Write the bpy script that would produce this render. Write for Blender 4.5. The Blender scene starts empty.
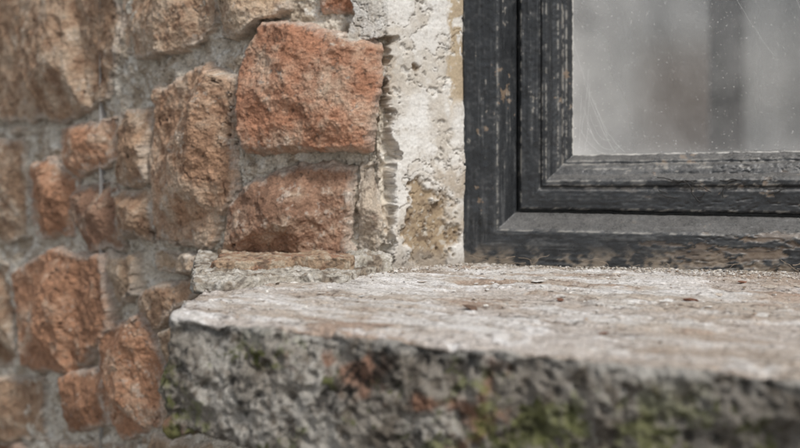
import bpy, math, random
import numpy as np
random.seed(7); RNG=np.random.RandomState(11)
F0=1111.0; YH=120.0; CZ=1.1865; ST=1.0   # lens constant, eye line, eye height, sill top height

# ------------------------------------------------------------------ noise
def _h(ix,iy,iz,seed):
    n=(ix*374761393+iy*668265263+iz*1440662683+seed*974634777)&0xffffffff
    n=n.astype(np.uint32)
    n=(n^(n>>np.uint32(13)))*np.uint32(1274126177)
    n=(n^(n>>np.uint32(16)))*np.uint32(2246822519)
    n=n^(n>>np.uint32(15))
    return n.astype(np.float32)/np.float32(2147483648.0)-1.0
def vn(x,y,z,seed):
    xf=np.floor(x);yf=np.floor(y);zf=np.floor(z)
    ix=xf.astype(np.int64);iy=yf.astype(np.int64);iz=zf.astype(np.int64)
    fx=(x-xf).astype(np.float32);fy=(y-yf).astype(np.float32);fz=(z-zf).astype(np.float32)
    fx=fx*fx*fx*(fx*(fx*6-15)+10);fy=fy*fy*fy*(fy*(fy*6-15)+10);fz=fz*fz*fz*(fz*(fz*6-15)+10)
    def L(a,b,t): return a+(b-a)*t
    x00=L(_h(ix,iy,iz,seed),_h(ix+1,iy,iz,seed),fx)
    x10=L(_h(ix,iy+1,iz,seed),_h(ix+1,iy+1,iz,seed),fx)
    x01=L(_h(ix,iy,iz+1,seed),_h(ix+1,iy,iz+1,seed),fx)
    x11=L(_h(ix,iy+1,iz+1,seed),_h(ix+1,iy+1,iz+1,seed),fx)
    return L(L(x00,x10,fy),L(x01,x11,fy),fz)
def fbm(P,f,o=4,seed=0,g=.5,ridge=False):
    x,y,z=[np.asarray(c,dtype=np.float64)*f+17.3 for c in P]
    s=0;a=1;t=0
    for i in range(o):
        v=vn(x,y,z,seed+i*13)
        if ridge: v=1-2*np.abs(v)
        s=s+a*v;t+=a;a*=g
        x,y,z=(.8*x+.6*y)*2.03+3.1,(-.48*x+.64*y+.6*z)*2.03+7.7,(.36*x-.48*y+.8*z)*2.03+1.9
    return s/t*1.5
def worley(P,f,seed=0):
    x,y,z=[np.asarray(c,dtype=np.float64)*f for c in P]
    ix=np.floor(x).astype(np.int64);iy=np.floor(y).astype(np.int64);iz=np.floor(z).astype(np.int64)
    d1=np.full(x.shape,9.,np.float32);d2=d1.copy();idv=np.zeros(x.shape,np.float32)
    for a in(-1,0,1):
        for b in(-1,0,1):
            for c in(-1,0,1):
                jx=ix+a;jy=iy+b;jz=iz+c
                dx=jx+.5+.45*_h(jx,jy,jz,seed)-x;dy=jy+.5+.45*_h(jx,jy,jz,seed+5)-y;dz=jz+.5+.45*_h(jx,jy,jz,seed+9)-z
                d=np.sqrt(dx*dx+dy*dy+dz*dz).astype(np.float32)
                idn=_h(jx,jy,jz,seed+21)
                nearer=d<d1
                d2=np.where(nearer,d1,np.minimum(d2,d));idv=np.where(nearer,idn,idv);d1=np.where(nearer,d,d1)
    return d1,d2,idv
def sm(a,b,x):
    t=np.clip((x-a)/(b-a),0,1);return t*t*(3-2*t)
def lin(r,g,b):
    return np.array([((c/255.)/12.92 if c<11 else ((c/255.+.055)/1.055)**2.4) for c in(r,g,b)])
def mixc(A,B,t): return A+(B-A)*np.asarray(t)[...,None]

# ------------------------------------------------------------------ materials
def newmat(name):
    m=bpy.data.materials.new(name);m.use_nodes=True;nt=m.node_tree
    return m,nt,nt.nodes['Principled BSDF']
def attr_mat(name,rough=.9,s1=350,s2=1100,bump=.6,dist=.0012,var=.35,spec=.25):
    m,nt,b=newmat(name);N=nt.nodes;Lk=nt.links
    a=N.new('ShaderNodeAttribute');a.attribute_name='Col'
    tc=N.new('ShaderNodeTexCoord')
    n1=N.new('ShaderNodeTexNoise');n1.inputs['Scale'].default_value=s1;n1.inputs['Detail'].default_value=6;n1.inputs['Roughness'].default_value=.7
    n2=N.new('ShaderNodeTexNoise');n2.inputs['Scale'].default_value=s2;n2.inputs['Detail'].default_value=3
    v=N.new('ShaderNodeTexVoronoi');v.inputs['Scale'].default_value=s1*.9
    for n in(n1,n2,v): Lk.new(tc.outputs['Object'],n.inputs['Vector'])
    mr=N.new('ShaderNodeMapRange');mr.inputs['From Min'].default_value=.3;mr.inputs['From Max'].default_value=.7
    mr.inputs['To Min'].default_value=1-var;mr.inputs['To Max'].default_value=1+var
    Lk.new(n1.outputs['Fac'],mr.inputs['Value'])
    mx=N.new('ShaderNodeVectorMath');mx.operation='SCALE'
    Lk.new(a.outputs['Color'],mx.inputs[0]);Lk.new(mr.outputs['Result'],mx.inputs['Scale'])
    Lk.new(mx.outputs['Vector'],b.inputs['Base Color'])
    ad=N.new('ShaderNodeMath');ad.operation='ADD';Lk.new(n1.outputs['Fac'],ad.inputs[0])
    ml=N.new('ShaderNodeMath');ml.operation='MULTIPLY';ml.inputs[1].default_value=.5;Lk.new(n2.outputs['Fac'],ml.inputs[0]);Lk.new(ml.outputs[0],ad.inputs[1])
    ml2=N.new('ShaderNodeMath');ml2.operation='MULTIPLY_ADD';ml2.inputs[1].default_value=.35;Lk.new(v.outputs['Distance'],ml2.inputs[0]);Lk.new(ad.outputs[0],ml2.inputs[2])
    bp=N.new('ShaderNodeBump');bp.inputs['Strength'].default_value=bump;bp.inputs['Distance'].default_value=dist
    Lk.new(ml2.outputs[0],bp.inputs['Height']);Lk.new(bp.outputs['Normal'],b.inputs['Normal'])
    b.inputs['Roughness'].default_value=rough;b.inputs['Specular IOR Level'].default_value=spec
    return m
M_WALL=attr_mat('weathered_brick_and_mortar',bump=1.0,dist=.0018,var=.34)
M_PLAS=attr_mat('weathered_plaster',bump=.5,dist=.0010,var=.16)
M_STONE=attr_mat('weathered_stone',s1=300,bump=1.0,dist=.0018,var=.34)
M_CRUMB=attr_mat('crumbs',s1=500)

def simple(name,col,rough=.8,nscale=60,var=.2):
    m,nt,b=newmat(name);N=nt.nodes
    tc=N.new('ShaderNodeTexCoord');n=N.new('ShaderNodeTexNoise');n.inputs['Scale'].default_value=nscale;n.inputs['Detail'].default_value=6
    nt.links.new(tc.outputs['Object'],n.inputs['Vector'])
    r=N.new('ShaderNodeValToRGB');c=np.array(col)
    r.color_ramp.elements[0].position=.3;r.color_ramp.elements[1].position=.7
    r.color_ramp.elements[0].color=(*(c*(1-var)),1);r.color_ramp.elements[1].color=(*np.minimum(c*(1+var),1),1)
    nt.links.new(n.outputs['Fac'],r.inputs[0]);nt.links.new(r.outputs[0],b.inputs['Base Color'])
    b.inputs['Roughness'].default_value=rough
    return m

# ------------------------------------------------------------------ mesh helpers
def make_mesh(name,V,Q,mat,col=None,parent=None):
    me=bpy.data.meshes.new(name);V=np.asarray(V,np.float32);Q=np.asarray(Q,np.int32)
    me.vertices.add(len(V));me.vertices.foreach_set('co',V.ravel())
    me.loops.add(Q.size);me.loops.foreach_set('vertex_index',Q.ravel())
    me.polygons.add(len(Q));me.polygons.foreach_set('loop_start',np.arange(0,Q.size,Q.shape[1],dtype=np.int32))
    me.update(calc_edges=True);me.validate()
    if col is not None:
        ca=me.color_attributes.new('Col','FLOAT_COLOR','POINT')
        c4=np.ones((len(V),4),np.float32);c4[:,:3]=np.clip(col,0.004,.9);ca.data.foreach_set('color',c4.ravel())
    me.shade_smooth()
    me.materials.append(mat)
    ob=bpy.data.objects.new(name,me);bpy.context.scene.collection.objects.link(ob)
    if parent: ob.parent=parent
    return ob
def sub_mesh(name,V,Q,mask,mat,col,parent=None):
    q=Q[mask];u,inv=np.unique(q,return_inverse=True)
    return make_mesh(name,V[u],inv.reshape(q.shape),mat,col[u],parent)

# ------------------------------------------------------------------ wall plan profile
A=np.array([-.0277,1.400])
P1=np.array([-.2148,1.4466]);t40=math.radians(47)
Lf=P1-2.6*np.array([math.cos(t40),-math.sin(t40)])
FR=np.array([.0827,1.459]);WS=np.array([math.cos(math.radians(14)),-math.sin(math.radians(14))]);WN=np.array([-WS[1],WS[0]])
G=FR+WN*.10+WS*.004
pl=np.array([Lf,P1,A,FR,G]);seg=np.r_[0,np.cumsum(np.linalg.norm(np.diff(pl,axis=0),axis=1))]
UA=seg[2]
uu=np.arange(0,seg[-1],.001)
px_=np.interp(uu,seg,pl[:,0]);py_=np.interp(uu,seg,pl[:,1])
kr=np.exp(-.5*(np.arange(-40,41)/9.)**2);kr/=kr.sum()
def smooth(a):
    p=np.r_[2*a[0]-a[1:41][::-1],a,2*a[-1]-a[-41:-1][::-1]];return np.convolve(p,kr,'valid')
sx=smooth(px_);sy=smooth(py_)
tx=np.gradient(sx);ty=np.gradient(sy);tl=np.hypot(tx,ty);nx_=ty/tl;ny_=-tx/tl
U=uu-UA
pxtab=400+F0*px_/py_
sel=uu<=seg[3]
def p2w(px,py):
    u=np.interp(px,pxtab[sel],U[sel]);D=np.interp(px,pxtab[sel],py_[sel]);return u,CZ+(YH-py)*D/F0
def w2p(u,z):
    X=np.interp(u,U,px_);D=np.interp(u,U,py_);return 400+F0*X/D,YH-(z-CZ)*F0/D

uL,_=p2w(-14,0)
ugrid=np.r_[np.arange(U[0],uL,.012),np.arange(uL,p2w(110,0)[0],.0018),np.arange(p2w(110,0)[0],U[-1],.0011)]
zgrid=np.r_[np.arange(.0,.52,.012),np.arange(.52,.82,.0018),np.arange(.82,1.36,.0011),np.arange(1.36,1.42,.0018),np.arange(1.42,2.42,.012)]
nu,nz=len(ugrid),len(zgrid)
UU,ZZ=np.meshgrid(ugrid,zgrid,indexing='ij')
fl=lambda a:a.ravel()
P3=(fl(UU),fl(ZZ),np.zeros(nu*nz))
def nf(f,o,s,g=.5,ridge=False): return fbm(P3,f,o,s,g,ridge).reshape(nu,nz)
w1=nf(20,3,1);w2=nf(20,3,2);w3=nf(85,3,3,.6);w4=nf(85,3,4,.6)
WU=UU+.006*w1+.0024*w3;WZ=ZZ+.006*w2+.0024*w4
big=nf(14,3,31);mid=nf(55,4,32,.55);fine=nf(240,3,33,.6);rid=nf(34,4,34,.5,True)
cA=nf(30,4,41,.6);cB=nf(75,4,42,.6);cC=nf(9,3,43);cD=nf(170,3,44,.65)
# mortar
Hm=-.021+.010*big+.0072*mid+.0014*fine+.003*np.maximum(0,rid)
mort=mixc(lin(214,205,190),lin(180,165,146),sm(-.2,.5,cA))
mort=mixc(mort,lin(230,225,215),sm(.15,.6,cB)*.8)
mort=mixc(mort,lin(112,99,85),sm(.25,.7,cD)*.6)
H=Hm.copy();COL=mort.copy()
R_=lin(176,128,101);O_=lin(180,136,107);T_=lin(186,159,132);B_=lin(160,126,104);G_=lin(168,158,145);P_=lin(178,146,119)
bricks=[ # measured outline, stand-off, colour, tan/lime share
 ([(-30,-30),(108,-30),(112,50),(100,100),(60,122),(-30,118)],.034,P_*.95,.45),
 ([(114,-25),(206,-25),(207,30),(180,52),(140,62),(112,50)],.026,P_,.5),
 ([(209,-30),(290,-30),(286,8),(262,22),(236,38),(212,36)],.026,T_*.95,.5),
 ([(316,-30),(352,-30),(352,10),(318,13)],.012,R_,.1),
 ([(237,58),(262,20),(292,20),(384,44),(381,112),(374,152),(330,156),(242,152),(235,105)],.054,R_*.94,.28),
 ([(151,88),(203,64),(231,74),(233,130),(230,198),(206,250),(150,240),(148,150)],.040,O_*.6+T_*.4,.40),
 ([(225,205),(249,180),(295,165),(353,170),(353,259),(300,266),(224,265)],.044,B_,.38),
 ([(357,168),(386,160),(386,225),(372,262),(358,256)],.018,G_*.9,.9),
 ([(55,128),(110,116),(110,160),(72,180),(56,165)],.026,O_,.2),
 ([(114,112),(146,108),(148,185),(112,186)],.024,P_*.95,.35),
 ([(112,190),(148,188),(149,240),(118,238)],.024,P_*.9,.35),
 ([(20,170),(50,156),(72,180),(68,234),(28,238)],.028,O_*.95,.2),
 ([(68,188),(108,184),(113,248),(80,254),(64,236)],.022,B_,.3),
 ([(-30,140),(18,138),(20,240),(-30,245)],.024,P_*.85,.4),
 ([(10,273),(48,247),(100,256),(106,332),(72,378),(18,368)],.042,O_*1.03,.2),
 ([(95,330),(138,310),(161,365),(155,430),(116,443),(94,395)],.036,O_*.95,.2),
 ([(135,290),(190,275),(196,300),(168,322),(150,345),(134,325)],.024,P_*.95,.35),
 ([(62,375),(98,366),(104,427),(64,434)],.026,O_*.95,.2),
 ([(-30,378),(34,376),(36,440),(-30,448)],.024,P_*.8,.4),
 ([(102,252),(130,255),(132,296),(106,308)],.020,T_*.9,.5),
 ([(-30,262),(8,262),(8,365),(-30,365)],.024,P_*.8,.4),
 ([(36,440),(112,446),(108,500),(30,490)],.024,P_*.9,.4),
 ([(118,448),(150,436),(215,450),(205,500),(120,500)],.020,T_*.8,.4),
 ([(150,250),(222,256),(238,270),(190,274),(152,268)],.028,T_*.95,.5),
 ([(162,330),(220,300),(300,300),(300,380),(165,425)],.020,T_*.8,.4),
 ([(-30,126),(50,126),(50,134),(-30,134)],.010,T_*.7,.5),
]
allb=[]
for poly,pr,c,t in bricks:
    uv=np.array([p2w(a,b) for a,b in poly]);allb.append((uv,pr,c,t,None))
z=0.03;row=0
while z<2.45:
    hgt=random.uniform(.075,.13);u=U[0]+random.uniform(0,.1)
    while u<-.01:
        wd=random.uniform(.1,.24)
        cu,cz=u+wd/2,z+hgt/2;qx,qy=w2p(cu,cz)
        if not(-40<qx<800 and -45<qy<478) and u+wd<.0:
            j=lambda:random.uniform(-.008,.008);g=.007
            uv=np.array([(u+g+j(),z+g+j()),(u+wd-g+j(),z+g+j()),(u+wd-g+j(),z+hgt-g+j()),(u+g+j(),z+hgt-g+j())])
            allb.append((uv,random.uniform(.016,.032),random.choice([R_,O_,T_,B_,P_])*random.uniform(.8,1),random.uniform(.2,.5),None))
        u+=wd
    z+=hgt
for uv,pr,c,tanf,_ in allb:
    lo=uv.min(0)-.02;hi=uv.max(0)+.02
    i0,i1=np.searchsorted(ugrid,[lo[0],hi[0]]);j0,j1=np.searchsorted(zgrid,[lo[1],hi[1]])
    if i1-i0<2 or j1-j0<2: continue
    s=(slice(i0,i1),slice(j0,j1));x=WU[s];y=WZ[s];cen=uv.mean(0)
    acc=0
    for i in range(len(uv)):
        a=uv[i];b=uv[(i+1)%len(uv)];d=b-a;n=np.array([-d[1],d[0]])/max(1e-6,np.hypot(*d))
        if np.dot(cen-a,n)<0:n=-n
        dd=(x-a[0])*n[0]+(y-a[1])*n[1];acc=acc+np.exp(-np.clip(dd,-.05,.2)*700)
    sd=-np.log(acc)/700+.0010
    wd_=max(.006,.20*pr)
    t=np.clip(sd/wd_,0,1);f=1-(1-t)**2.4
    fac=9.
    ext=(hi-lo).min()*.5
    for kk in range(10):
        an=random.uniform(0,6.28);st=random.uniform(.15,.85)
        off=ext*random.uniform(.2,.78)
        fac=np.minimum(fac,-st*((x-cen[0])*math.cos(an)+(y-cen[1])*math.sin(an)-off)+.0016*big[s]+.0010*w1[s])
    an=random.uniform(0,6.28);fac=np.minimum(fac,.006+.10*((x-cen[0])*math.cos(an)+(y-cen[1])*math.sin(an)))
    fac=np.clip(fac,-.022,.012)
    ter=(np.floor((cA[s]+.35*w1[s])*2.2))/2.2
    hb=-.021+pr*f+fac*sm(0,.005,sd)+.0024*big[s]+.0018*mid[s]+.0006*fine[s]+.0022*rid[s]+.0024*ter
    cr=np.abs(cC[s]+.35*cA[s]+.12*cB[s]-random.uniform(-.25,.25));crk=np.exp(-(cr/.012)**2)*(big[s]>-.1)
    hb=hb-.005*crk
    hb=np.where(sd>0,hb,-1)
    m=sm(-.0006,.0012,hb-H[s])
    bc=np.ones(x.shape+(3,))*c*random.uniform(.95,1.05)
    bc=bc*(1+.18*cB[s]+.20*cD[s]+.16*cC[s]+.18*w1[s])[...,None]
    lime=sm(.0,1.1,tanf*1.1+.55*cA[s]+.35*cC[s]+.35*cB[s]-.15)
    bc=mixc(bc,lin(196,178,157)*(1+.15*cD[s])[...,None],lime*.8)
    bc=mixc(bc,lin(120,88,70)*np.ones(3),sm(.0,.9,-cB[s]+.3*cD[s])*.45)
    bc=mixc(bc,lin(84,69,58)*np.ones(3),sm(.4,.8,cD[s]-.3*cA[s])*.6)
    bc=mixc(bc,lin(214,205,192)*np.ones(3),sm(.012,.0,sd+.007*cB[s])*.55+sm(.4,.8,cD[s]*.7+.6*cA[s])*.4)
    bc=mixc(bc,lin(60,48,40)*np.ones(3),crk*.8)
    COL[s]=mixc(COL[s],bc,m);H[s]=np.where(hb>H[s],hb,H[s])
# plaster
QX,QY=w2p(UU,ZZ)
jag=7*w1+5*w3
pb=QX-(388+jag)
pb=np.where(QY<40+6*w2,np.maximum(pb,QX-(352+jag)),pb)
pm=sm(-1.5,2.5,pb)
sand=sm(-3,4,7-np.hypot((QX-430)/1.,(QY-232)/1.9)+13+9*w1+7*w3+2)
sand=np.maximum(sand,sm(0,3,4+3*w3-np.hypot(QX-415,(QY-68)/2.2)))
strip=sm(444,449,QX+4*w1+2*w3)*sm(150,60,QY+60*w1)
pk=np.exp(-(np.abs(cA+.4*cC-.15)/.018)**2)*(cC>-.2)
Hp=.004+.0026*big+.0006*mid+.0002*fine-.006*sand-.002*strip-.003*pk-.003*sm(.3,.45,cB)*sm(-.1,.4,cA)
pc=mixc(lin(214,210,203)*np.ones(3),lin(192,184,172),sm(-.3,.6,cA+.3*cB))
pc=mixc(pc,lin(170,154,134),sm(.2,.75,cC+.5*cB)*.65)
pc=mixc(pc,lin(228,226,221),sm(.1,.5,cB-.3*cA)*.5)
pc=mixc(pc,lin(140,129,116),sm(.4,.8,cD)*.4)
pc=mixc(pc,lin(104,92,80),pk*.7)
sc=mixc(lin(158,139,114)*np.ones(3),lin(120,103,84),sm(-.2,.4,cB))
sc=mixc(sc,lin(186,177,163),sm(.2,.7,cD))
pc=mixc(pc,sc,sand);pc=mixc(pc,mixc(lin(176,159,134)*np.ones(3),lin(212,207,198),sm(-.1,.3,cB+w1*.5)),strip)
lowg=sm(246,266,QY+10*w1)
pc=mixc(pc,lin(150,141,130),lowg*.7)
H=np.where(pm>0,H*(1-pm)+Hp*pm,H);COL=mixc(COL,pc,pm)
bx=np.interp(UU,U,sx);by=np.interp(UU,U,sy);bnx=np.interp(UU,U,nx_);bny=np.interp(UU,U,ny_)
VX=np.stack([bx+bnx*H,by+bny*H,ZZ],-1)
n3d=np.cross(np.gradient(VX,axis=0),np.gradient(VX,axis=1));n3d/=np.maximum(1e-9,np.linalg.norm(n3d,axis=-1))[...,None]
if n3d[nu//2,nz//2,1]>0:n3d=-n3d
steep=1-np.abs(n3d[...,0]*bnx+n3d[...,1]*bny)
PP=(fl(VX[...,0]),fl(VX[...,1]),fl(VX[...,2]))
d3=(.0009*fbm(PP,230,3,71,.6)).reshape(nu,nz)*(1-.5*pm)+(.0028*fbm(PP,75,3,72,.6)).reshape(nu,nz)*sm(.15,.7,steep)
d3*=(ugrid>uL)[:,None]
VX=VX+n3d*d3[...,None]
c3=fbm(PP,150,3,73,.65).reshape(nu,nz)
COL=COL*(1+.28*c3*sm(.1,.6,steep))[...,None]
V=VX.reshape(-1,3)
idx=np.arange(nu*nz).reshape(nu,nz)
Q=np.stack([fl(idx[:-1,:-1]),fl(idx[1:,:-1]),fl(idx[1:,1:]),fl(idx[:-1,1:])],1)
ismask=fl((UU>0.012)[:-1,:-1])
C2=COL.reshape(-1,3)
wall=sub_mesh('brick_wall',V,Q,~ismask,M_WALL,C2)
reveal=sub_mesh('plaster_window_reveal',V,Q,ismask,M_PLAS,C2)

# simple continuation of the house wall (outside the close-up)
mb,nt,b=newmat('plain_brickwork');N=nt.nodes
bt=N.new('ShaderNodeTexBrick');bt.inputs['Scale'].default_value=4;bt.inputs['Color1'].default_value=(.36,.2,.13,1);bt.inputs['Color2'].default_value=(.3,.21,.15,1);bt.inputs['Mortar'].default_value=(.4,.36,.3,1)
bt.inputs['Mortar Size'].default_value=.03;tcn=N.new('ShaderNodeTexCoord')
nt.links.new(tcn.outputs['UV'],bt.inputs['Vector']);nt.links.new(bt.outputs['Color'],b.inputs['Base Color'])
bp=N.new('ShaderNodeBump');bp.inputs['Distance'].default_value=.01;bp.invert=True;nt.links.new(bt.outputs['Fac'],bp.inputs['Height']);nt.links.new(bp.outputs['Normal'],b.inputs['Normal']);b.inputs['Roughness'].default_value=.95
def panel(name,p0,p1,z0,z1,mat,parent,off=(0,0)):
    me=bpy.data.meshes.new(name);p0=np.array(p0)+off;p1=np.array(p1)+off;L=float(np.linalg.norm(p1-p0))
    me.from_pydata([(p0[0],p0[1],z0),(p1[0],p1[1],z0),(p1[0],p1[1],z1),(p0[0],p0[1],z1)],[],[(0,1,2,3)])
    uvl=me.uv_layers.new(name='UVMap')
    for i,c in enumerate([(0,z0),(L,z0),(L,z1),(0,z1)]):uvl.data[i].uv=c
    me.materials.append(mat);o=bpy.data.objects.new(name,me);bpy.context.scene.collection.objects.link(o);o.parent=parent
    return o
WW=.95;WH=1.25
AR=A+WS*(WW+.24)
panel('wall_below_sill',A-WS*.02,AR,0,.9,mb,wall)
panel('wall_right_of_window',FR+WS*(WW)+WN*0,FR+WS*(WW+1.8),0,3.3,mb,wall,-WN*.05)
panel('wall_above_window',A,AR+WS*.8,2.25,3.3,mb,wall,-WN*.01)
panel('wall_upper_left',Lf,P1,2.4,3.3,mb,wall);panel('wall_upper_pier',P1,A,2.4,3.3,mb,wall)

# ------------------------------------------------------------------ rounded slab generator
def slab(name,xs,ys,zs,r,tow,disp,colf,mat,parent=None):
    nx,ny,nzz=len(xs),len(ys),len(zs);L,W,Hh=xs[-1],ys[-1],zs[-1]
    key=lambda i,j,k:(i*ny+j)*nzz+k
    qs=[]
    def add(I,J,K):
        kk=key(I,J,K);qs.append(np.stack([fl(kk[:-1,:-1]),fl(kk[1:,:-1]),fl(kk[1:,1:]),fl(kk[:-1,1:])],1))
    I,J=np.meshgrid(np.arange(nx),np.arange(ny),indexing='ij')
    add(I,J,I*0+nzz-1);add(I[:,::-1],J[:,::-1],I*0)
    I,K=np.meshgrid(np.arange(nx),np.arange(nzz),indexing='ij');add(I,I*0,K);add(I,I*0+ny-1,K)
    J,K=np.meshgrid(np.arange(ny),np.arange(nzz),indexing='ij');add(J*0,J,K);add(J*0+nx-1,J,K)
    q=np.concatenate(qs);u,inv=np.unique(q,return_inverse=True);q=inv.reshape(q.shape)
    k=u%nzz;j=(u//nzz)%ny;i=u//(nzz*ny)
    p=np.stack([xs[i],ys[j],zs[k]],1)
    c=np.clip(p,[r,r,r],[L-r,W-r,Hh-r]);n=p-c;n/=np.maximum(1e-9,np.linalg.norm(n,axis=1))[:,None]
    p=c+r*n
    Pw=tow(p);Pe=tow(p+n*.001);nw=(Pe-Pw);nw/=np.linalg.norm(nw,axis=1)[:,None]
    d=disp(p,n,Pw,(L,W,Hh));Vv=Pw+nw*d[:,None]
    return make_mesh(name,Vv,q,mat,colf(p,n,Pw,d,(L,W,Hh)),parent)

# ------------------------------------------------------------------ stone sill
ds=np.array([.9005,-.4349])
Cc=np.array([-.2248,1.0626]);Rr=Cc+ds*1.2
BL=np.array([-.205,1.66]);BR=np.array([1.15,1.40]);SL,SW,SH=1.2,.58,.112
def sill_tow(p):
    a=(p[:,0]/SL)[:,None];b_=(p[:,1]/SW)[:,None]
    q=(Cc*(1-a)+Rr*a)*(1-b_)+(BL*(1-a)+BR*a)*b_
    return np.c_[q,ST-SH+p[:,2]]
def sill_disp(p,n,Pw,dims):
    P=(Pw[:,0],Pw[:,1],Pw[:,2]);tz=np.clip(n[:,2],0,1)
    al=(p[:,0]*5,p[:,1]*24,p[:,2]*10)
    lay=fbm((p[:,0]*.5,p[:,1]*1.6,p[:,2]*.5),16,5,49,.6)
    top=.0022*fbm(P,9,3,51)+.0014*fbm(P,50,3,52,.6)+.0008*fbm(P,220,2,53,.6)+.0012*fbm(al,4,3,50)-.0020*sm(.05,.12,lay)
    wd,w2,_=worley(P,60,3)
    side=.009*fbm(P,11,3,54)+.0068*fbm(P,36,5,55,.64)+.0022*fbm(P,180,3,56,.6)-.006*sm(.42,.12,wd)+.005*fbm(P,22,4,58,.5,True)
    d=top*tz+side*(1-tz)
    e=np.minimum(np.hypot(p[:,1],SH-p[:,2]),np.hypot(p[:,0],SH-p[:,2]))
    d=d-.019*np.exp(-(e/.022)**2)*np.clip(fbm(P,22,5,57,.62)+.05,0,1)
    return d
def sill_col(p,n,Pw,d,dims):
    P=(Pw[:,0],Pw[:,1],Pw[:,2]);N_=len(p)
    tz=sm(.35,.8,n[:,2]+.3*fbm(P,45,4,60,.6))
    al=(p[:,0]*1.0,p[:,1]*3.4,p[:,2])
    lay=fbm((p[:,0]*.5,p[:,1]*1.6,p[:,2]*.5),16,5,49,.6)
    s1=fbm(al,9,4,61,.6);s2=fbm(P,60,4,62,.6);s3=fbm(P,170,3,63,.6);s0=fbm(P,6,3,64);s4=fbm(al,38,4,69,.65)
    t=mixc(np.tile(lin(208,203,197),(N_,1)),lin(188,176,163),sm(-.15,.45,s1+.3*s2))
    t=mixc(t,lin(158,128,108),sm(.3,.85,s1*.7+.5*s0+.4*s2)*.6)
    t=mixc(t,lin(234,231,228),sm(.0,.45,-s1*.6+.5*s2+.4*s4)*.75)
    t=mixc(t,lin(166,149,133),sm(.05,.12,lay)*.45)
    t=mixc(t,lin(112,102,92),sm(.25,.65,s3*.7+.5*s2)*.55)
    t=mixc(t,lin(128,114,101),sm(.28,.62,-s4)*.5)
    ck=np.exp(-(np.abs(fbm((p[:,0]*.5,p[:,1]*2,p[:,2]),12,4,59,.6)-.1)/.018)**2)
    t=mixc(t,lin(80,69,60),ck*.75)
    t=mixc(t,lin(192,160,140),sm(.45,1.0,p[:,0]+.2*s0)*.35)
    m1=fbm(P,14,5,68,.6)
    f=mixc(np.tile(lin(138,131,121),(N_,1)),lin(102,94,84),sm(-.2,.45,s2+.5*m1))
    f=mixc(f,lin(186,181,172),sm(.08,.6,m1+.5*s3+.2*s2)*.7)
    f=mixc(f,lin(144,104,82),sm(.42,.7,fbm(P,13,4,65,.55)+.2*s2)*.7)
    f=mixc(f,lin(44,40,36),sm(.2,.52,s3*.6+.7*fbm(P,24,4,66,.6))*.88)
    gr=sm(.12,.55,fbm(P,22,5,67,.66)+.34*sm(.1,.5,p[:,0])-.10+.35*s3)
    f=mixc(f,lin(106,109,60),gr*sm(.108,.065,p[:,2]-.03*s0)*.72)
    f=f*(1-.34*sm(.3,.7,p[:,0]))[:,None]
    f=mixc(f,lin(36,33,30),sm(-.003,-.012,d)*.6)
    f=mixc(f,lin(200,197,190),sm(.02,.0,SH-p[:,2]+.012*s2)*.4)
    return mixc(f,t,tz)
sg=.0016
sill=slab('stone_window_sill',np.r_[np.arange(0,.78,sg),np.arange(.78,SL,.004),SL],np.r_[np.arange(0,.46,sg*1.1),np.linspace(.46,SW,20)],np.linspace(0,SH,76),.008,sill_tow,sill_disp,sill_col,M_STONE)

# bedding mortar and thin brick at the foot of the pier
def xyD(px,D): return np.array([(px-400)/F0*D,D])
def quad_tow(a,b,c,d,W,L,z0,tilt=0,thin=0.):
    def f(p):
        s=(p[:,0]/L)[:,None];t=(p[:,1]/W)[:,None]
        q=(a*(1-s)+b*s)*(1-t)+(d*(1-s)+c*s)*t
        PQ=(q[:,0],q[:,1],q[:,0]*0)
        q=q+np.c_[.006*fbm(PQ,20,2,201),.018*fbm(PQ,18,2,202,.4)]
        h=p[:,2]*(1-thin*(1-s[:,0]))*(1+.15*fbm(PQ,14,3,203))
        return np.c_[q,z0+h-tilt*p[:,1]]
    return f
def rough(amp,f,seed):
    def g(p,n,Pw,dims):
        P=(Pw[:,0],Pw[:,1],Pw[:,2]);return amp*(fbm(P,f,5,seed,.62)+.45*fbm(P,f*4,4,seed+7,.65))
    return g
def colr(c1,c2,c3,seed):
    def g(p,n,Pw,d,dims):
        P=(Pw[:,0],Pw[:,1],Pw[:,2]);a=fbm(P,40,4,seed,.6);b=fbm(P,120,3,seed+3,.6)
        c=mixc(np.tile(c1,(len(p),1)),c2,sm(-.2,.4,a));c=mixc(c,c3,sm(.1,.5,b-.3*a)*.7);return mixc(c,lin(86,75,66),sm(.25,.65,-b+.2*a)*.65)
    return g
def mkslab(name,a,b,c,d,H_,z0,mat,amp,f,seed,cols,r,tilt=0,sp=.0013,thin=0.):
    L=float(np.linalg.norm(b-a));W=float(np.linalg.norm(d-a))
    return slab(name,np.linspace(0,L,int(L/sp)+2),np.linspace(0,W,int(W/sp)+2),np.linspace(0,H_,max(8,int(H_/sp)+2)),r,quad_tow(a,b,c,d,W,L,z0,tilt,thin),rough(amp,f,seed),colr(*cols,seed),mat)
mkslab('mortar_bed',xyD(190,1.23),xyD(345,1.29),xyD(395,1.42),xyD(200,1.50),.015,ST-.007,M_STONE,.0042,55,71,(lin(178,171,159),lin(146,133,117),lin(206,201,192)),.003,.0,thin=.1)
mkslab('thin_brick',xyD(214,1.320),xyD(352,1.335),xyD(366,1.42),xyD(222,1.49),.017,ST+.005,M_STONE,.0030,45,81,(lin(170,146,122),lin(150,118,97),lin(188,175,156)),.0025,.02,thin=.3)
mkslab('mortar_lump',xyD(346,1.345),xyD(392,1.38),xyD(384,1.43),xyD(346,1.43),.024,ST-.004,M_STONE,.005,48,91,(lin(174,167,154),lin(142,128,112),lin(204,199,191)),.008)

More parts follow.
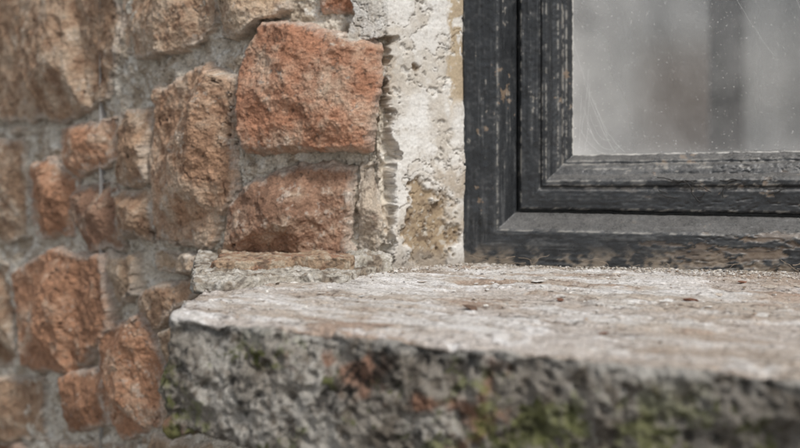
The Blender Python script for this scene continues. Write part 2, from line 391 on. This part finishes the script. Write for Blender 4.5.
# ------------------------------------------------------------------ window
win=bpy.data.objects.new('wooden_window',None);bpy.context.scene.collection.objects.link(win)
prof=[(-.002,.05),(-.002,.004),(.001,.0),(.044,.0),(.048,.002),(.066,.028),(.0665,.042),(.0700,.042),(.0705,.029),(.073,.0265),(.094,.0265),(.097,.0285),(.0985,.0285),(.101,.0245),(.106,.0245),(.110,.028),(.113,.036),(.120,.040),(.124,.043),(.126,.050),(.129,.050),(.131,.052),(.139,.0635),(.140,.070)]
def dense(pr,st):
    o=[];
    for (a,b),(c,d) in zip(pr[:-1],pr[1:]):
        n=max(1,int(math.hypot(c-a,d-b)/st))
        for i in range(n):o.append((a+(c-a)*i/n,b+(d-b)*i/n))
    o.append(pr[-1]);return np.array(o)
def sweep(name,pr,W,Hh,z0,mat,amp=.0004,sag=.0,colf=None,st=.0012,ls=.002,m=0.0):
    pr=dense(pr,st);cor=[(0,0),(W,0),(W,Hh),(0,Hh)]
    rings=[]
    for c in range(4):
        p,q=np.array(cor[c]),np.array(cor[(c+1)%4]);n=int(np.linalg.norm(q-p)/ls)
        sgn=lambda k:np.array([1 if cor[k%4][0]==0 else -1,1 if cor[k%4][1]==0 else -1])
        sp,sq=sgn(c),sgn(c+1)
        for i in range(n):
            t=i/n;a=pr[:,0:1]
            x=(p+a*sp)*(1-t)+(q+a*sq)*t
            rings.append(np.c_[x,pr[:,1]])
    R=np.array(rings);nr,npf=R.shape[:2];P=R.reshape(-1,3)
    X=FR[0]+P[:,0]*WS[0]+P[:,2]*WN[0];Y=FR[1]+P[:,0]*WS[1]+P[:,2]*WN[1];Z=z0+P[:,1]+sag*P[:,0]*sm(.06,.13,P[:,1])*(P[:,1]<.4)
    T=(X,Y,Z);aa=np.tile(pr[:,0],nr);bb=np.tile(pr[:,1],nr)
    if amp>0:
        vert=((P[:,0]<aa+1e-4)|(P[:,0]>W-aa-1e-4))
        gx=np.where(vert,P[:,0]*260,P[:,0]*14);gz=np.where(vert,P[:,1]*14,P[:,1]*260)
        gr=fbm((gx,gz,bb*260),1.,3,15,.6)
        d=amp*(.8*fbm(T,60,3,5)+.7*fbm(T,260,3,6,.6)+.5*gr);X=X-WN[0]*d;Y=Y-WN[1]*d;Z=Z+amp*(fbm(T,50,3,8)+.7*fbm(T,240,3,9))
    else: gr=0*X
    ii=np.arange(nr*npf).reshape(nr,npf);jj=np.roll(ii,-1,axis=0)
    Qm=np.stack([fl(ii[:,:-1]),fl(jj[:,:-1]),fl(jj[:,1:]),fl(ii[:,1:])],1)
    col=None;off=0
    if colf is not None:
        col=colf(T,aa,bb,P,gr)
        if isinstance(col,tuple): col,off=col
        X=X-WN[0]*off;Y=Y-WN[1]*off
    return make_mesh(name,np.c_[X,Y,Z],Qm,mat,col,win)
# paint material
mp,nt,b=newmat('old_black_paint');N=nt.nodes;Lk=nt.links
at=N.new('ShaderNodeAttribute');at.attribute_name='Col';tc=N.new('ShaderNodeTexCoord')
geo=N.new('ShaderNodeNewGeometry');sep=N.new('ShaderNodeSeparateXYZ');Lk.new(geo.outputs['Normal'],sep.inputs[0])
nd=N.new('ShaderNodeTexNoise');nd.inputs['Scale'].default_value=70;nd.inputs['Detail'].default_value=8;nd.inputs['Roughness'].default_value=.7;Lk.new(tc.outputs['Object'],nd.inputs['Vector'])
n3=N.new('ShaderNodeTexNoise');n3.inputs['Scale'].default_value=500;n3.inputs['Detail'].default_value=6;n3.inputs['Roughness'].default_value=.7;Lk.new(tc.outputs['Object'],n3.inputs['Vector'])
ma=N.new('ShaderNodeMath');ma.operation='MULTIPLY_ADD';ma.inputs[1].default_value=.8;Lk.new(sep.outputs['Z'],ma.inputs[0]);Lk.new(nd.outputs['Fac'],ma.inputs[2])
mr=N.new('ShaderNodeMapRange');mr.inputs['From Min'].default_value=.55;mr.inputs['From Max'].default_value=1.3;mr.inputs['To Max'].default_value=.58;Lk.new(ma.outputs[0],mr.inputs['Value'])
mm=N.new('ShaderNodeMath');mm.operation='MULTIPLY';Lk.new(mr.outputs[0],mm.inputs[0])
mr3=N.new('ShaderNodeMapRange');mr3.inputs['From Min'].default_value=.3;mr3.inputs['From Max'].default_value=.65;mr3.inputs['To Min'].default_value=.3;Lk.new(n3.outputs['Fac'],mr3.inputs['Value']);Lk.new(mr3.outputs[0],mm.inputs[1])
mx=N.new('ShaderNodeMix');mx.data_type='RGBA';Lk.new(mm.outputs[0],mx.inputs['Factor']);Lk.new(at.outputs['Color'],mx.inputs[6]);mx.inputs[7].default_value=(.30,.285,.265,1)
Lk.new(mx.outputs[2],b.inputs['Base Color'])
rr=N.new('ShaderNodeMapRange');rr.inputs['From Min'].default_value=.35;rr.inputs['From Max'].default_value=.7;rr.inputs['To Min'].default_value=.22;rr.inputs['To Max'].default_value=.6;Lk.new(nd.outputs['Fac'],rr.inputs['Value']);Lk.new(rr.outputs[0],b.inputs['Roughness'])
bp=N.new('ShaderNodeBump');bp.inputs['Strength'].default_value=.5;bp.inputs['Distance'].default_value=.0006
ad=N.new('ShaderNodeMath');ad.operation='ADD';Lk.new(nd.outputs['Fac'],ad.inputs[0]);Lk.new(n3.outputs['Fac'],ad.inputs[1]);Lk.new(ad.outputs[0],bp.inputs['Height']);Lk.new(bp.outputs['Normal'],b.inputs['Normal'])
def fcol(T,a,bq,P,gr):
    n_=len(a);c=np.tile(lin(44,46,48),(n_,1))
    v=fbm(T,35,4,101,.6);w=fbm(T,130,4,102,.65);g=fbm(T,12,3,103)
    c=c*(1+.40*v+.25*gr)[:,None]
    c=mixc(c,lin(100,100,99),sm(.15,.9,gr*.8+.5*w+.2*v)*.42)
    e=np.zeros(n_)
    for k in(.001,.0455,.0725,.0975,.101,.106,.120,.1255,.130): e=np.maximum(e,np.exp(-((a-k)/.0011)**2))
    c=mixc(c,lin(156,152,144),e*sm(-.2,.5,w+.5*v)*.75)
    c=mixc(c,lin(124,106,88),sm(.76,.9,w*.6+.6*v+.4*g)*.85)
    c=mixc(c,lin(160,154,144),sm(.84,1.0,w*.8+.5*gr+.3*g)*.6)
    pt=sm(.1365,.138,a+.001*w);c=mixc(c,lin(206,203,196)*np.ones(3),pt*sm(-.6,.0,w+.3)*.9)
    zone=sm(.12,.38,P[:,0])*(P[:,1]<.145)
    fk=fbm((P[:,0]*13,P[:,1]*60,0*a),1.,5,121,.65)+.25*w+.14*zone
    bare=sm(.52,.55,fk)*zone;rim=np.exp(-((fk-.51)/.03)**2)*zone
    c=mixc(c,mixc(lin(132,116,100)*np.ones((n_,3)),lin(94,80,68),sm(-.3,.3,gr)),bare*.75)
    c=mixc(c,lin(160,154,144)*np.ones(3),rim*sm(-.3,.3,w)*.45)
    ck=np.abs(fbm((P[:,0]*7,P[:,1]*60,0*a),1.,5,120,.62)+.05);ck=np.exp(-(ck/.022)**2)*zone
    c=mixc(c,lin(14,12,11)*np.ones(3),ck*.95)
    low=(P[:,1]<.035)&(a<.035)
    c=mixc(c,lin(146,132,115),low*sm(-.1,.5,v+w*.6)*.7*sm(.032,.004,P[:,1]))
    off=-.0011*bare+.0007*rim-.0016*ck
    return c,off
sweep('frame_and_sash',prof,WW,WH,ST-.002,mp,.0006,.026,fcol)
def ccol(T,a,bq,P,gr):
    w=fbm(T,80,4,111,.6);return mixc(np.tile(lin(228,227,224),(len(a),1)),lin(160,147,130),sm(.25,.65,w))
sweep('caulk_line',[(-.014,.03),(-.012,.004),(-.007,-.001),(-.0030,-.001),(-.0024,.02)],WW,WH,ST-.001,M_CRUMB,.0012,0,ccol,st=.0015)
# glass
mg,nt,_b=newmat('dusty_brightened_glass');N=nt.nodes;Lk=nt.links;N.remove(_b);out=N['Material Output']
tr=N.new('ShaderNodeBsdfTransparent');tr.inputs[0].default_value=(.97,.98,.98,1);gl=N.new('ShaderNodeBsdfGlossy');gl.inputs['Roughness'].default_value=.04
fr=N.new('ShaderNodeFresnel');fr.inputs[0].default_value=1.6;mx1=N.new('ShaderNodeMixShader');Lk.new(fr.outputs[0],mx1.inputs[0]);Lk.new(tr.outputs[0],mx1.inputs[1]);Lk.new(gl.outputs[0],mx1.inputs[2])
df=N.new('ShaderNodeBsdfDiffuse');df.inputs[0].default_value=(.80,.78,.75,1)
tc=N.new('ShaderNodeTexCoord');a1=N.new('ShaderNodeTexNoise');a1.inputs['Scale'].default_value=9;a1.inputs['Detail'].default_value=8;a1.inputs['Roughness'].default_value=.65
a2=N.new('ShaderNodeTexNoise');a2.inputs['Scale'].default_value=450;a2.inputs['Detail'].default_value=2
Lk.new(tc.outputs['Object'],a1.inputs['Vector']);Lk.new(tc.outputs['Object'],a2.inputs['Vector'])
r1=N.new('ShaderNodeMapRange');r1.inputs['From Min'].default_value=.35;r1.inputs['From Max'].default_value=.75;r1.inputs['To Min'].default_value=.05;r1.inputs['To Max'].default_value=.24;Lk.new(a1.outputs['Fac'],r1.inputs['Value'])
r2=N.new('ShaderNodeMapRange');r2.inputs['From Min'].default_value=.66;r2.inputs['From Max'].default_value=.74;r2.inputs['To Max'].default_value=.4;Lk.new(a2.outputs['Fac'],r2.inputs['Value'])
sm_=N.new('ShaderNodeMath');sm_.operation='ADD';Lk.new(r1.outputs[0],sm_.inputs[0]);Lk.new(r2.outputs[0],sm_.inputs[1])
ga=N.new('ShaderNodeAttribute');ga.attribute_name='Col';gs=N.new('ShaderNodeMath');gs.operation='ADD';Lk.new(ga.outputs['Fac'],gs.inputs[0]);Lk.new(sm_.outputs[0],gs.inputs[1])
mx2=N.new('ShaderNodeMixShader');Lk.new(gs.outputs[0],mx2.inputs[0]);Lk.new(mx1.outputs[0],mx2.inputs[1]);Lk.new(df.outputs[0],mx2.inputs[2]);Lk.new(mx2.outputs[0],out.inputs[0])
def W3(s,z,n): return (FR[0]+s*WS[0]+n*WN[0],FR[1]+s*WS[1]+n*WN[1],z)
i_=.132;S=np.linspace(i_,WW-i_,140);Z=np.linspace(i_,WH-i_,180);SS,Zz=np.meshgrid(S,Z,indexing='ij')
Vg=np.c_[fl(FR[0]+SS*WS[0]+.0625*WN[0]),fl(FR[1]+SS*WS[1]+.0625*WN[1]),fl(ST+Zz)]
ed=np.minimum.reduce([SS-i_,WW-i_-SS]);ez=np.minimum(Zz-i_,WH-i_-Zz)
gm=.42*np.exp(-ed/.05)+.25*np.exp(-ez/.02)  # dust thickened at the edges, painting the pale brightness there into the glass
gm=np.clip(gm*(1+.5*fbm((fl(SS),fl(Zz),0*fl(Zz)),18,4,301).reshape(SS.shape)),.01,.6)
ii=np.arange(S.size*Z.size).reshape(S.size,Z.size)
make_mesh('glass',Vg,np.stack([fl(ii[:-1,:-1]),fl(ii[1:,:-1]),fl(ii[1:,1:]),fl(ii[:-1,1:])],1),mg,np.repeat(fl(gm)[:,None],3,1),win)

# curtain, its colour painted with a dark gap and blurred shapes, and room
mc,nt,b=newmat('curtain_with_painted_gap');N=nt.nodes
at=N.new('ShaderNodeAttribute');at.attribute_name='Col';nt.links.new(at.outputs['Color'],b.inputs['Base Color']);b.inputs['Roughness'].default_value=.95
S=np.linspace(.02,1.0,500);Z=np.linspace(ST-.05,ST+WH+.1,200);SS,Zz=np.meshgrid(S,Z,indexing='ij')
d=.17+.005*np.sin((SS)*60)+.003*np.sin(SS*110+1)
c=np.ones(SS.shape+(3,))*np.array([.90,.88,.84])
zz=Zz-ST
c=mixc(c,np.array([.26,.16,.11]),sm(.19,.255,SS)*sm(.35,.31,SS)*sm(.09,.16,zz)*sm(.34,.25,zz)*.85)  # blurred brown shape in the glass, painted into the cloth colour
c=mixc(c,np.array([.50,.50,.50]),sm(.17,.25,SS)*sm(.28,.36,zz)*.6)
c=mixc(c,np.array([.065,.07,.08]),sm(.308,.322,SS)*sm(.372,.354,SS))  # dark opening to the unlit room, painted as a soft-edged band
c=mixc(c,np.array([.45,.45,.44]),sm(.40,.43,SS)*sm(.47,.44,SS)*.8)
ii=np.arange(S.size*Z.size).reshape(S.size,Z.size)
make_mesh('window_curtain',np.c_[fl(FR[0]+SS*WS[0]+d*WN[0]),fl(FR[1]+SS*WS[1]+d*WN[1]),fl(Zz)],np.stack([fl(ii[:-1,:-1]),fl(ii[1:,:-1]),fl(ii[1:,1:]),fl(ii[:-1,1:])],1),mc,c.reshape(-1,3))
room=bpy.data.objects.new('room_interior',None);bpy.context.scene.collection.objects.link(room)
mi=simple('interior_plaster',(.5,.5,.5))
c4=[W3(-.6,0,1.8),W3(1.6,0,1.8),W3(1.6,2.6,1.8),W3(-.6,2.6,1.8),W3(-.6,0,.13),W3(1.6,0,.13),W3(1.6,2.6,.13),W3(-.6,2.6,.13)]
me=bpy.data.meshes.new('room_shell');me.from_pydata(c4,[],[(0,1,2,3),(0,3,7,4),(1,5,6,2),(3,2,6,7),(0,4,5,1)]);me.materials.append(mi);o=bpy.data.objects.new('room_shell',me);bpy.context.scene.collection.objects.link(o);o.parent=room

# cobwebs / strands
def curves(name,paths,rad,mat,parent=None):
    cu=bpy.data.curves.new(name,'CURVE');cu.dimensions='3D';cu.bevel_depth=rad;cu.bevel_resolution=1
    for pts in paths:
        s=cu.splines.new('POLY');s.points.add(len(pts)-1)
        for i,p in enumerate(pts):s.points[i].co=(*p,1)
    cu.materials.append(mat);o=bpy.data.objects.new(name,cu);bpy.context.scene.collection.objects.link(o)
    if parent:o.parent=parent
    return o
mw=simple('web_silk',(.75,.75,.73),.6)
paths=[]
def strand(s0,z0,s1,z1,n=.058,sag=.01):
    pts=[]
    for i in range(13):
        t=i/12;pts.append(W3(s0+(s1-s0)*t+random.uniform(-.0008,.0008),ST+z0+(z1-z0)*t-sag*4*t*(1-t)+random.uniform(-.0008,.0008),n))
    return pts
for i in range(10):
    a=random.uniform(.14,.22);paths.append(strand(a*.3+.098,random.uniform(.16,.30),.14+random.uniform(0,.09),.14+random.uniform(0,.03),.056,random.uniform(.0,.02)))
for i in range(2):
    a=random.uniform(.25,.42);paths.append(strand(a,.36,a+random.uniform(.0,.09),random.uniform(.2,.3),.060,.004))
curves('cobweb',paths,.00011,mw,win)
mt=simple('peeling_paint_dark',(.02,.018,.016),.6);mt2=simple('dry_fibre',(.3,.24,.18),.8)
pp=[];pq=[]
def wander(s,z,n,ln,st=.0035,dz=0,dn=0,a0=.5,turn=.55):
    pts=[];a=random.uniform(-a0,a0)+(math.pi if random.random()<.3 else 0)
    for i in range(ln):
        pts.append(W3(s,z,n));a+=random.uniform(-turn,turn);s+=math.cos(a)*st;z+=math.sin(a)*st*.6+dz;n+=random.uniform(-.0012,.0012)
    return pts
for i in range(8):
    s=random.uniform(.24,.40);pp.append(wander(s,ST+random.uniform(.080,.100)+.026*s*.6,.0225,random.randint(5,10)))
for i in range(7):
    s=random.uniform(.27,.35);pp.append(wander(s,ST+.104+.02*s,.0205,random.randint(8,16),.0028,-.0006,0,.4,.4))
curves('peeling_paint_edges',pp,.0008,mt,win)
for i in range(30):pq.append(wander(random.uniform(.0,.5),ST+random.uniform(.002,.012),-random.uniform(.002,.03),random.randint(5,12),.003))
curves('dry_plant_fibres',pq,.0003,mt2)

# crumbs and flakes on the sill
def top_h(x,y):
    n=len(x);Pw=np.c_[x,y,np.full(n,ST)]
    P=(Pw[:,0],Pw[:,1],Pw[:,2]);return .0022*fbm(P,9,3,51)+.0012*fbm(P,50,3,52,.6)
def crumbs(name,X,Y,size,flat,cols,seed,ln=.5):
    rs=np.random.RandomState(seed);n=len(X)
    ico=np.array([[0,0,1],[.89,0,.45],[.28,.85,.45],[-.72,.53,.45],[-.72,-.53,.45],[.28,-.85,.45],[.72,.53,-.45],[-.28,.85,-.45],[-.89,0,-.45],[-.28,-.85,-.45],[.72,-.53,-.45],[0,0,-1]])
    fc=np.array([[0,1,2],[0,2,3],[0,3,4],[0,4,5],[0,5,1],[1,6,2],[2,7,3],[3,8,4],[4,9,5],[5,10,1],[2,6,7],[3,7,8],[4,8,9],[5,9,10],[1,10,6],[6,11,7],[7,11,8],[8,11,9],[9,11,10],[10,11,6]])
    Z=ST+top_h(X,Y);Vs=[];Cs=[];Fs=[]
    for i in range(n):
        sc=size*min(3.2,rs.lognormal(0,ln))*np.array([1,rs.uniform(.5,1),flat*rs.uniform(.6,1.2)])
        v=ico*(1+rs.uniform(-.35,.35,(12,1)))*sc
        a=rs.uniform(0,6.28);t=rs.uniform(-.35,.35);ca,sa=math.cos(a),math.sin(a)
        v=v@np.array([[1,0,0],[0,math.cos(t),-math.sin(t)],[0,math.sin(t),math.cos(t)]])@np.array([[ca,-sa,0],[sa,ca,0],[0,0,1]])
        Vs.append(v+[X[i],Y[i],Z[i]+sc[2]*.2]);Fs.append(fc+12*i);Cs.append(np.tile(cols[rs.randint(len(cols))]*rs.uniform(.8,1.15),(12,1)))
    o=make_mesh(name,np.concatenate(Vs),np.concatenate(Fs),M_CRUMB,np.concatenate(Cs));o.data.shade_flat();return o
rs=np.random.RandomState(3)
n=8500;s=rs.uniform(-.17,.75,n);off=rs.exponential(.028,n)+.001
X=FR[0]+s*WS[0]-off*WN[0];Y=FR[1]+s*WS[1]-off*WN[1]
k=(s<0);X[k]=A[0]+(FR[0]-A[0])*(1+s[k]/.125);Y[k]=A[1]+(FR[1]-A[1])*(1+s[k]/.125)-off[k]
crumbs('crumbled_mortar',X,Y,.0008,.35,[lin(206,201,193),lin(220,216,209),lin(186,175,160),lin(198,190,179),lin(140,124,108)],5,.6)
n=600;a=rs.uniform(0,.75,n);b_=rs.uniform(0.03,.8,n)
q=(Cc*(1-a[:,None])+Rr*a[:,None])*(1-b_[:,None])+(BL*(1-a[:,None])+BR*a[:,None])*b_[:,None]
crumbs('grit',q[:,0],q[:,1],.0009,.6,[lin(200,195,186),lin(170,150,132),lin(110,98,86),lin(226,222,214)],6)
n=300;a=rs.uniform(0.05,.65,n);b_=rs.uniform(0.3,.75,n)
q=(Cc*(1-a[:,None])+Rr*a[:,None])*(1-b_[:,None])+(BL*(1-a[:,None])+BR*a[:,None])*b_[:,None]
crumbs('paint_flakes',q[:,0],q[:,1],.0028,.10,[lin(222,219,214),lin(208,203,196),lin(196,184,170)],7)
def sp2(px,py):
    D=(CZ-ST)*F0/(py-YH);return (px-400)/F0*D,D
bp_=[sp2(604,333),sp2(742,283),sp2(560,300),sp2(470,308),sp2(690,300)]
crumbs('brick_chips',np.array([p[0] for p in bp_]),np.array([p[1] for p in bp_]),.0065,.25,[lin(122,88,72),lin(116,94,80)],9)

# ------------------------------------------------------------------ ground
mgd=simple('ground_paving',(.16,.15,.14),.95,8,.3)
me=bpy.data.meshes.new('ground');me.from_pydata([(-300,-300,0),(300,-300,0),(300,300,0),(-300,300,0)],[],[(0,1,2,3)]);me.materials.append(mgd)
bpy.context.scene.collection.objects.link(bpy.data.objects.new('ground',me))

# ------------------------------------------------------------------ light
sd_=np.array([.36,-.58,.82]);sd_/=np.linalg.norm(sd_)
w=bpy.data.worlds.new('World');bpy.context.scene.world=w;w.use_nodes=True;nt=w.node_tree
sk=nt.nodes.new('ShaderNodeTexSky');sk.sky_type='NISHITA';sk.sun_disc=False
sk.sun_elevation=math.asin(sd_[2]);sk.sun_rotation=math.atan2(sd_[0],sd_[1])
hs=nt.nodes.new('ShaderNodeHueSaturation');hs.inputs['Saturation'].default_value=.28
nt.links.new(sk.outputs[0],hs.inputs['Color']);nt.links.new(hs.outputs[0],nt.nodes['Background'].inputs[0]);nt.nodes['Background'].inputs[1].default_value=.14
ld=bpy.data.lights.new('sun','SUN');ld.energy=2.6;ld.angle=math.radians(12);ld.color=(1,.97,.93)
lo=bpy.data.objects.new('sun',ld);bpy.context.scene.collection.objects.link(lo)
from mathutils import Vector
lo.rotation_euler=Vector(sd_).to_track_quat('Z','Y').to_euler()
# ------------------------------------------------------------------ camera
cd=bpy.data.cameras.new('camera');cam=bpy.data.objects.new('camera',cd);bpy.context.scene.collection.objects.link(cam)
cd.lens=50;cd.sensor_width=36;cd.shift_y=-(224-YH)/800.;cd.clip_start=.02;cd.clip_end=1000
cam.location=(0,0,CZ);cam.rotation_euler=(math.radians(90),0,0)
cd.dof.use_dof=True;cd.dof.focus_distance=1.30;cd.dof.aperture_fstop=3.4
sc=bpy.context.scene;sc.camera=cam
sc.view_settings.view_transform='Standard';sc.view_settings.look='None';sc.view_settings.exposure=0
